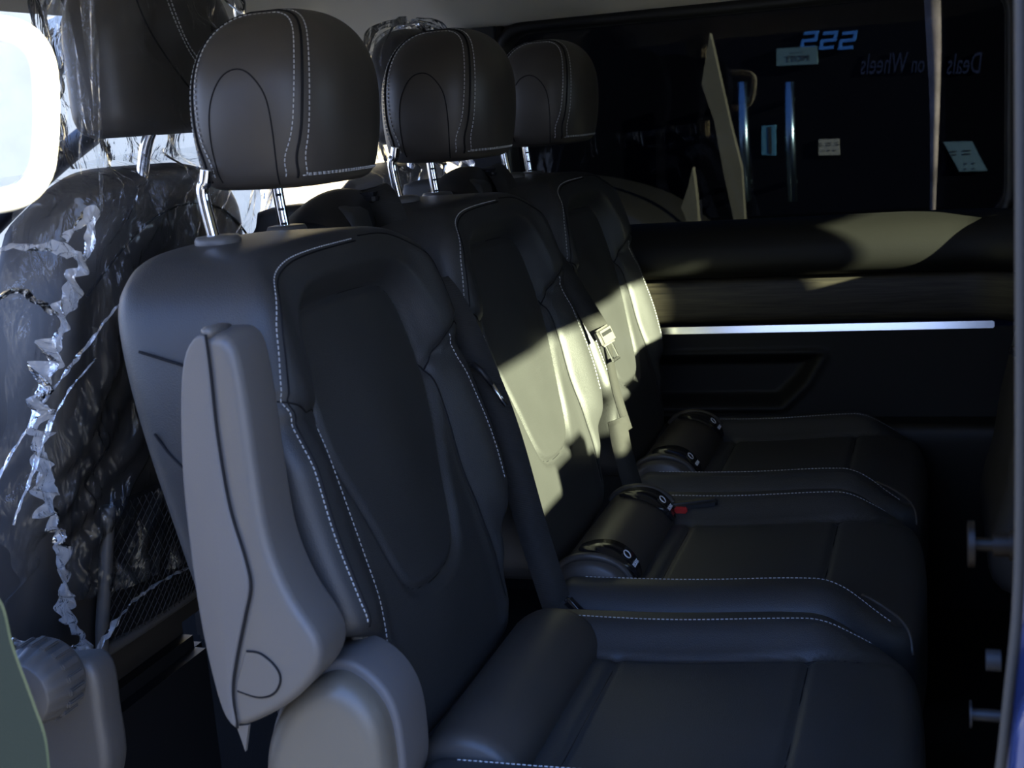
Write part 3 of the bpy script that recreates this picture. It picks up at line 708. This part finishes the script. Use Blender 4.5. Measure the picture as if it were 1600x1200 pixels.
# ---- clear film covers
def cover(dy,label,seed,z0):
    rng=np.random.RandomState(seed); t=T('plastic_cover',label,'plastic cover',(-.20,.16+dy,z0),'clear films over the cab seats')
    yc=.16; ny,nz=150,150; V=[]
    ph=rng.rand(12)*6.28
    for i in range(ny):
        u=-1+2*i/(ny-1)
        for j in range(nz):
            v=j/(nz-1)
            zt=1.215-.02*u*u
            z=z0+(zt-z0)*v-.03*u*(1-v)
            lean=-.235-.24*(1.19-z)
            y=yc+.30*u*(1-.10*v*v)*(1-.22*(1-v)**3)
            x=lean+.030+ -.10*abs(u)**4*.7
            q=y-.55*z
            wr=.006*math.sin(q*62+ph[0]+2*math.sin(z*9+ph[1]))+.004*math.sin(q*120+3*math.sin(z*17+ph[2]))+.003*math.sin(z*70+y*30+ph[3])
            # gathered zigzag fold running down the near flank
            g=math.exp(-((u+.55-.10*math.sin(z*6))/.10)**2); wr+=g*(.004*math.sin(z*90+14*math.sin(y*40)))*(1-.5*v)
            wr+=.012*math.exp(-((v-.02)/.06)**2)*math.sin(y*180)
            x+=wr-.05*ss(.94,1,v)
            V.append((x,y+dy+.3*wr,z+.2*wr))
    mk('film_sheet',V,grid(ny,nz),film,t)
    # hood over the headrest
    hn,hm=90,70; V=[]
    for i in range(hn):
        a=2*math.pi*i/hn
        for j in range(hm):
            v=j/(hm-1); z=1.20+.255*v
            rad=1.08+.10*(1-v)**2 - .0; wf=(1-max(0,(v-.6)/.4)**2.4*.999)**(1/2.4) if v>.6 else 1
            p=2.4; r=(abs(math.cos(a))**p+abs(math.sin(a))**p)**(-1/p)
            wr=.006*math.sin(a*9+5*v+ph[4])+.005*math.sin(a*17-9*v+ph[5])+.004*math.sin(a*5+24*v+ph[6])
            V.append((-.262+(.068*rad*wf+wr)*r*math.cos(a),yc+dy+(.165*rad*wf+wr)*r*math.sin(a),z+.6*wr))
    mk('film_hood',V,grid(hn,hm,True,False),film2,t)
    return t
cv=cover(0,'crinkled clear plastic film draped over the near front seat back',3,.66)
cv2=cover(.92,'crinkled clear plastic film hood on the farther front seat',8,.70)
for t_ in(fs2,cv2): t_.o.location.x-=.03; t_.o.location.z-=.045
# film folds on the near front seat, whitened to stand in for highlights
def fx_pt(x,y,l=.05):
    X=-.30
    for _ in range(6):
        P=px(x,y,0,X); X=-.235-.24*(1.19-P[2])+l
    return px(x,y,0,X)
def fold(path,w0,w1,seed,amp=.010,freq=1.0,name='film_fold',l=.05):
    rg=np.random.RandomState(seed); P=resample(cr_s([tuple(fx_pt(*p,l)) for p in path],8),step=.0025); n=len(P); V=[]
    Tn=np.gradient(P,axis=0); Tn/=np.linalg.norm(Tn,axis=1)[:,None]; N_=np.array((.95,-.2,-.2)); ph=rg.rand(4)*6
    for i in range(n):
        f=i/(n-1); sd=np.cross(Tn[i],N_); sd/=np.linalg.norm(sd); w_=(w0+(w1-w0)*f)*(.35+.65*math.sin(math.pi*min(1,max(0,.05+.9*f)))**.5)
        s_=i*.0025; zz=abs(((s_*freq/.016+ph[0]*.1*math.sin(s_*40))%2)-1)*2-1
        for k in np.linspace(-1,1,9):
            zk=abs(((s_*freq/.016+k*.9+.5*math.sin(s_*70+ph[1]))%2)-1)*2-1
            wm=w_*(.55+.45*math.sin(s_*57+ph[3])*math.sin(s_*23+ph[1])+.12*math.sin(s_*190+k*2)); V.append(P[i]+sd*(k*wm*.5+.30*w_*zk*math.sin(s_*31+ph[2]+k)+.18*w_*zz)+N_*(amp*.6*zk*(1-.3*abs(k))+.35*amp*math.sin(s_*310+k*4+ph[2])))
    mk(name,V,grid(n,9),film3,cv)
fold([(128,395),(112,450),(92,520),(70,590),(58,640),(66,720),(76,790),(98,860),(100,930),(112,975),(145,1022)],.040,.022,1)
fold([(15,1000),(60,1008),(110,1018),(150,1022)],.012,.02,2,amp=.006,freq=1.6)
fold([(150,1022),(190,960),(240,915),(300,885)],.014,.004,3,amp=.004,freq=.6)
fold([(-10,392),(50,384),(95,388),(128,398)],.012,.016,4,amp=.004,freq=.35)  # this and the following strips are added as glare streaks on the film
fold([(100,372),(125,352),(148,335),(140,380),(128,410)],.014,.02,5,amp=.006,freq=.5)
fold([(-10,470),(30,455),(60,470),(95,492)],.008,.012,6,amp=.004,freq=.4)
fold([(-10,760),(60,640),(120,560),(190,470)],.006,.004,7,amp=.003,freq=.5)
fold([(20,820),(90,640),(150,560)],.006,.004,8,amp=.003,freq=.5)
# hanging loose film edge in front of near front headrest
def flap(pts,wd,ax,name):
    P=resample(cr_s(pts,10),step=.006); V=[]
    for i,p in enumerate(P):
        f=i/len(P); w_=wd*(1-.75*f)
        for k in np.linspace(-.5,.5,7): V.append(p+np.array((.9,.3,.05))*w_*k+np.array((-.3,.9,0))*.004*math.sin(k*9+f*14))
    mk(name,V,grid(len(P),7),film,cv)
flap([px(133,-20,1,-.12),px(142,60,1,-.12),px(150,150,1,-.12),px(156,250,1,-.12),px(160,330,1,-.12)],.016,0,'film_flap')
flap([px(80,-20,1,-.12),px(92,40,1,-.12),px(115,110,1,-.12),px(143,212,1,-.12)],.03,0,'film_flap')
# ---- pale grab handle on the pillar
g=T('grab_handle','white rounded loop grab handle at the door pillar, upper left','grab handle',(0,-.5,1.2))
loop=[px(-40,44,1,-.5),px(10,46,1,-.5),px(46,62,1,-.5),px(67,98,1,-.5),px(72,160,1,-.5),px(70,230,1,-.5),px(60,275,1,-.5),px(28,306,1,-.5),px(-40,318,1,-.5),px(-110,310,1,-.5),px(-140,250,1,-.5),px(-140,110,1,-.5),px(-110,50,1,-.5)]
L=resample(cr_s(loop,8,True),n=80,closed=True); L=np.vstack([L,L[:2]])
mk('loop',*tube(L,.0085,16,cap=False),white_m,g)
mk('mount',*box(px(-120,60,1,-.485),(.03,.05,.03),bev=.008),white_m,g,auto=40)
mk('mount',*box(px(-120,300,1,-.485),(.03,.05,.03),bev=.008),white_m,g,auto=40)
struct('pillar_near',*box((-.115,-.475,1.1),(.07,.03,.85),bev=.01),headl)
# ---- door edge fittings
def fitting(name,label,cat,x,y,parts):
    c=px(x,y,1,-.42); t=T(name,label,cat,c); 
    for nm,a,b,r,m in parts: mk(nm,*tube([c+np.array(a),c+np.array(b)],r,16),m,t,auto=40)
    return t
brass=mat('dull brass',(.011,.007,.004),.45,0,spec=.25)
dsteel=mat('dull steel',(.022,.022,.023),.5,0,spec=.3)
fitting('door_roller','brass-coloured roller bolt with round flange on the right door edge','roller',1520,850,[('flange',(-.003,0,0),(.001,0,0),.015,brass),('shaft',(0,0,0),(.030,0,.0),.0045,brass),('collar',(.022,0,0),(.027,0,0),.010,brass),('bracket',(.012,0,-.0),(.050,0,-.0),.0075,brass)])
fitting('door_catch','small metal catch low on the right door edge beneath the brass roller','catch',1556,1032,[('pin',(-.006,0,0),(.003,0,0),.007,dsteel),('block',(.009,0,0),(.016,0,0),.008,dsteel)])
fitting('door_stop','tiny dark metal stop near the floor by the right door edge','stop',1518,1116,[('stud',(-.001,0,0),(.0,0,0),.009,black),('shaft',(0,0,0),(.03,0,0),.004,black)])
# ---- second bench end at the right edge (dark seat back side and buckle)
rs=T('rear_seat','dark rear seat back at the far right edge, half hidden by the door frame','seat',(.95,1.0,ZF))
sp=[(.745,.42),(.752,.60),(.768,.70),(.79,.79),(.815,.87),(.90,.93),(1.05,.95),(1.05,.42)]
mk('backrest',*pillow(resample(cr_s(sp,6,True),n=80,closed=True),.80,1.22,.03),leather2,rs)
mk('belt_buckle',*box((.79,1.00,.775),(.05,.03,.014),bev=.004),gloss,rs,auto=40)
mk('cushion',*box((.98,1.0,.48),(.40,.44,.12),bev=.04,seg=3),leather2,rs,auto=60)
mk('base_frame',*box((1.0,1.0,.31),(.30,.36,.22),bev=.01),black,rs,auto=40)
# ---- third row behind (outside the frame, shapes the sun patch)
for i,(cy,zt) in enumerate(((.04,1.06),(.45,1.06),(.86,1.06))):
    t=T('third_row_seat',['rear row seat by the near side','rear row seat in the middle','rear row seat by the far side'][i],'seat',(1.75,cy,ZF),'rear row seats')
    mk('backrest',*pillow(rrect(cy-.22,cy+.22,.6,zt,.06),1.66,1.80,.03),leather2,t) if 0 else mk('backrest',*box((1.75,cy,(zt+.55)/2),(.13,.409,zt-.55),bev=.02,seg=4),leather2,t,auto=60)
    mk('headrest',*box((1.76,cy+(.055 if i<2 else 0),zt+(.0 if i<2 else .16)),(.14 if i<2 else .09,.15 if i<2 else .09,.12 if i<2 else .24),bev=.04,seg=4),leather2,t,auto=60)
    mk('headrest_post',*box((1.76,cy,zt+.02),(.012,.13,.06)),chrome,t,smooth=False)
    mk('cushion',*box((1.50,cy,.52),(.48,.40,.13),bev=.05,seg=4),leather2,t,auto=60)
    mk('base_frame',*box((1.55,cy,.33),(.36,.38,.26)),black,t,smooth=False)
# ================================================================ OUTSIDE
def thing1(name,V,F,m,label,cat,group=None,**k):
    V=np.asarray(V,float); org=V.mean(0); org[2]=V[:,2].min(); o=mk(name,V,F,m,None,org=org,label=label,cat=cat,**k)
    if group: o['group']=group
    return o
def sight(x,y,Y): return px(x,y,1,Y)
SY=4.2   # showroom reflection of the tinted window, built as objects beyond the glass
struct('facade',*box((2.4,SY+.1,1.8),(7.1,.12,4.2)),facade)
def tubev(x,y0,y1,Y,r): a=px(x,y0,1,Y); b=px(x,y1,1,Y); c=(a+b)/2; return tube([(c[0],Y,a[2]),(c[0],Y,b[2])],r,14)
teal_s=mat('brushed steel bar',(.45,.62,.66),.25,1)
for x,l in((1159,'left of the two upright steel pull handles, built for the reflection in the tinted window'),(1232,'right of the two upright steel pull handles, built for the reflection in the tinted window')):
    a=px(x,128,1,SY-.1); b=px(x,315,1,SY-.1)
    t=T('pull_handle',l,'door handle',(a[0],SY-.1,b[2]),'showroom door pulls')
    mk('bar',*tube([(a[0],SY-.1,b[2]),(a[0],SY-.1,a[2])],.021,16),teal_s,t)
    for z in(.15,.85): mk('standoff',*tube([(a[0],SY-.1,b[2]+(a[2]-b[2])*z),(a[0],SY+.05,b[2]+(a[2]-b[2])*z)],.012,10),teal_s,t)
def quad(pts,Y,th=.01,flip=False): 
    P=[px(x,y,1,Y)[[0,2]] for x,y in pts]; return prism(P,1,Y,Y+th)
blue_s=mat('blue sign vinyl',(.05,.20,.55),.5); dim_s=mat('dull blue lettering',(.012,.02,.055),.6); grn_s=mat('pale teal paper',(.10,.18,.20),.8); tan_s=mat('pale tan cloth',(.17,.155,.105),.85,spec=.1,var=.15,vscale=3); pap=mat('cream paper',(.34,.33,.27),.8); ink=mat('dark ink',(.02,.025,.03),.6)
xh=np.array((1,0,.0)); zh=np.array((0,0,1.))
for i,(lx,lab) in enumerate(((1265,'blue block letter S reading backwards, left one of three, half behind a notice'),(1295,'blue block letter S reading backwards, middle one of three'),(1325,'blue block letter S reading backwards, right one of three, nearest the pale strip'))):
    c=px(lx,63,1,SY+.02); k=.0021*1.18; sh=lambda x,z:np.array((c[0]+(x+z*.22)*k,c[2]+z*k))
    segs=[[(-11,9),(12,9),(12,14),(-11,14)],[(7,-1),(12,-1),(12,12),(7,12)],[(-12,-2.5),(11,-2.5),(11,2.5),(-12,2.5)],[(-13,-12),(-8,-12),(-8,1),(-13,1)],[(-13,-14),(10,-14),(10,-9),(-13,-9)]]
    V,F=join(*[prism([sh(*p) for p in q],1,SY+.012-.001*j,SY+.04) for j,q in enumerate(segs)])
    thing1('sign_letter',V,F,blue_s,lab,'letter',group='blue sign letters',smooth=False)
for body,lx,sz,lab in (('Wheels',1379,.115,'dim blue backwards script word left of the pale strip'),('on',1433,.10,'tiny dim blue backwards word beside the pale strip, left side'),('Deals',1505,.115,'dim blue backwards script word right of the pale strip')):
    text(body,sz,dim_s,'sign_word',None,px(lx,101,1,SY+.03),(1,0,-.04),(0,0,1),xs=.5,ext=.003,shear=-.25,mirror=True,label=lab,cat='lettering')
def paper(pts,label,m,lines,Y=SY+.02):
    V,F=quad(pts,Y,SY+.04-Y); p=np.array([px(x,y,1,Y) for x,y in pts]); t=T('notice',label,'notice',(p[:,0].mean(),Y,p[:,2].min())); mk('sheet',V,F,m,t,smooth=False)
    for body,fx,fy,sz in lines:
        q=px(fx,fy,1,Y-.002); text(body,sz,ink,'print',t,q,(1,0,0),(0,0,1),mirror=True)
paper([(1213,76),(1276,72),(1277,100),(1213,103)],'small pale notice just below the first blue letter',grn_s,[('MOTT',1246,92,.034),('- - -',1246,81,.034)],SY-.005)
paper([(1190,197),(1212,195),(1212,243),(1190,242)],'small blue notice between the two pull handles',mat('light blue paper',(.06,.20,.30),.7),[('l',1203,222,.16)])
paper([(1279,218),(1311,217),(1312,242),(1279,243)],'square cream notice right of the pull handles',pap,[('= = =',1295,226,.04),('- - -',1295,234,.04)])
paper([(1474,222),(1519,221),(1543,267),(1499,268)],'slanted pale teal sheet near the right end of the tinted window',mat('grey teal paper',(.13,.22,.24),.8),[('= =',1500,240,.06),(': :',1515,258,.06)])
# bright strip of the window reflection, built as a standing post
colm=mat('mottled bright-strip',(.50,.40,.32),.8,bump=.4,scale=12,var=.55,vscale=9)
ce=cr_s([px(1442,-30,1,3.4),px(1447,60,1,3.4),px(1453,180,1,3.4),px(1453,345,1,3.4)],6); ce2=cr_s([px(1469,-30,1,3.4),px(1471,60,1,3.4),px(1468,180,1,3.4),px(1461,345,1,3.4)],6)
pl=[(p[0],p[2]) for p in ce]+[(p[0],p[2]) for p in ce2[::-1]]
thing1('strip_post',*prism(pl,1,3.4,3.46),colm,'narrow pale mottled bright-strip post standing in for a bright reflection in the tinted window','post')
# hanging banner folds
def cloth(pts,Y,label):
    V,F=quad(pts,Y,.05); t=T('banner',label,'banner',(V[:,0].mean(),Y,-.1),'pale hangings outside'); mk('cloth',V,F,tan_s,t,smooth=False)
    i=V[:,2].argmax(); x=V[:,0].mean()+.02; mk('pole',*tube([(x,Y+.06,-.1),(x,Y+.06,V[:,2].mean())],.006,8),black,t)
cloth([(1109,52),(1122,110),(1140,190),(1158,262),(1164,352),(1148,352),(1130,268),(1116,190),(1096,132)],3.1,'tall pale tan pointed banner left of the pull handles')
cloth([(1082,262),(1087,300),(1092,357),(1078,357),(1064,325),(1076,288)],3.05,'short pale tan banner end low left of the tall one')
# pale and dark car of the window reflection, modelled outside the glass
def car(x0,x1,Y,label,m,zs,name='parked_car'):
    prof=[(0,.30),(.02,.55),(.10,.66),(.27,.72),(.40,.98),(.50,1.05),(.66,1.05),(.80,.95),(.90,.76),(.99,.68),(1,.35)]
    P=resample(cr_s([(x0+(x1-x0)*a,-.1+b*zs) for a,b in prof],6),n=70); P=np.vstack([P,[(x1,-.1+.22*zs)],[(x0,-.1+.22*zs)]])
    t=T(name,label,'car',((x0+x1)/2,Y,-.1),'reflected cars built outside the tinted window'); k=len(P); cm=P.mean(0); rows=[]
    for f,yy in((0,0),(.8,0),(.95,.04),(1,.18),(1,.9),(1,1.4),(.95,1.55),(0,1.6)):
        Q=cm+(P-cm)*f; rows.append(np.c_[Q[:,0],np.full(k,Y+yy*.62),Q[:,1]])
    mk('body',np.vstack(rows),grid(len(rows),k,False,True),m,t)
    L=x1-x0
    gl=[(x0+L*a,-.1+b*zs) for a,b in((.31,.74),(.42,.95),(.51,1.0),(.65,1.0),(.77,.92),(.83,.76))]
    mk('side_window',*prism(gl,1,Y-.004,Y+.05),gloss,t,smooth=False)
    for a in(.17,.80):
        cx=x0+L*a; w_=mk('wheel',*tube([(cx,Y-.02,.22),(cx,Y+.18,.22)],.31,28),black,t,auto=40)
        mk('rim',*tube([(cx,Y-.03,.22),(cx,Y-.018,.22)],.19,24),satin,w_,auto=40)
    return t
car(px(1215,0,1,2.9)[0],px(1215,0,1,2.9)[0]+3.6,2.9,'dark parked car in the reflection on the right half of the tinted window',mat('black car paint',(.010,.010,.012),.25,spec=.5),1.0)
car(px(1055,0,1,3.3)[0]-2.2,px(1185,0,1,3.3)[0],3.3,'pale parked car low in the reflection on the left part of the tinted window',mat('dark beige car paint',(.03,.028,.022),.3,spec=.5),1.0)
# building behind the camera, then those seen past the cab
struct('facade_near_side',*box((-1.5,-7,1.15),(8,.3,2.6)),mat('dark shop front',(.03,.03,.035),.6,spec=.2))  # unseen, added behind the camera so the window reflections stay dark
bt=T('house','pale sunlit house seen past the cab between the headrests','building',(-9,6,-.1))
mk('wall',*box((-8.6,7.6,2.4),(14.9,.6,5)),stucco,bt,smooth=False)

tt_=T('tower','tan signboard block glimpsed above the farther front seat','tower',(px(600,0,1,6.2)[0],6.2,-.1))  # piece of a tan building, held up by an added post
xa,xb_=px(566,60,1,6)[0],px(623,60,1,6)[0]; zb=px(600,85,1,6)[2]
mk('wall',*box(((xa+xb_)/2,6.3,(zb+4)/2),(xb_-xa,.6,4-zb)),mat('tan render',(.11,.075,.04),.9,spec=.1),tt_,smooth=False)
mk('post',*box(((xa+xb_)/2-.4,6.4,(zb-.1)/2+.05),(.12,.12,zb+.2)),dsteel,tt_,smooth=False)
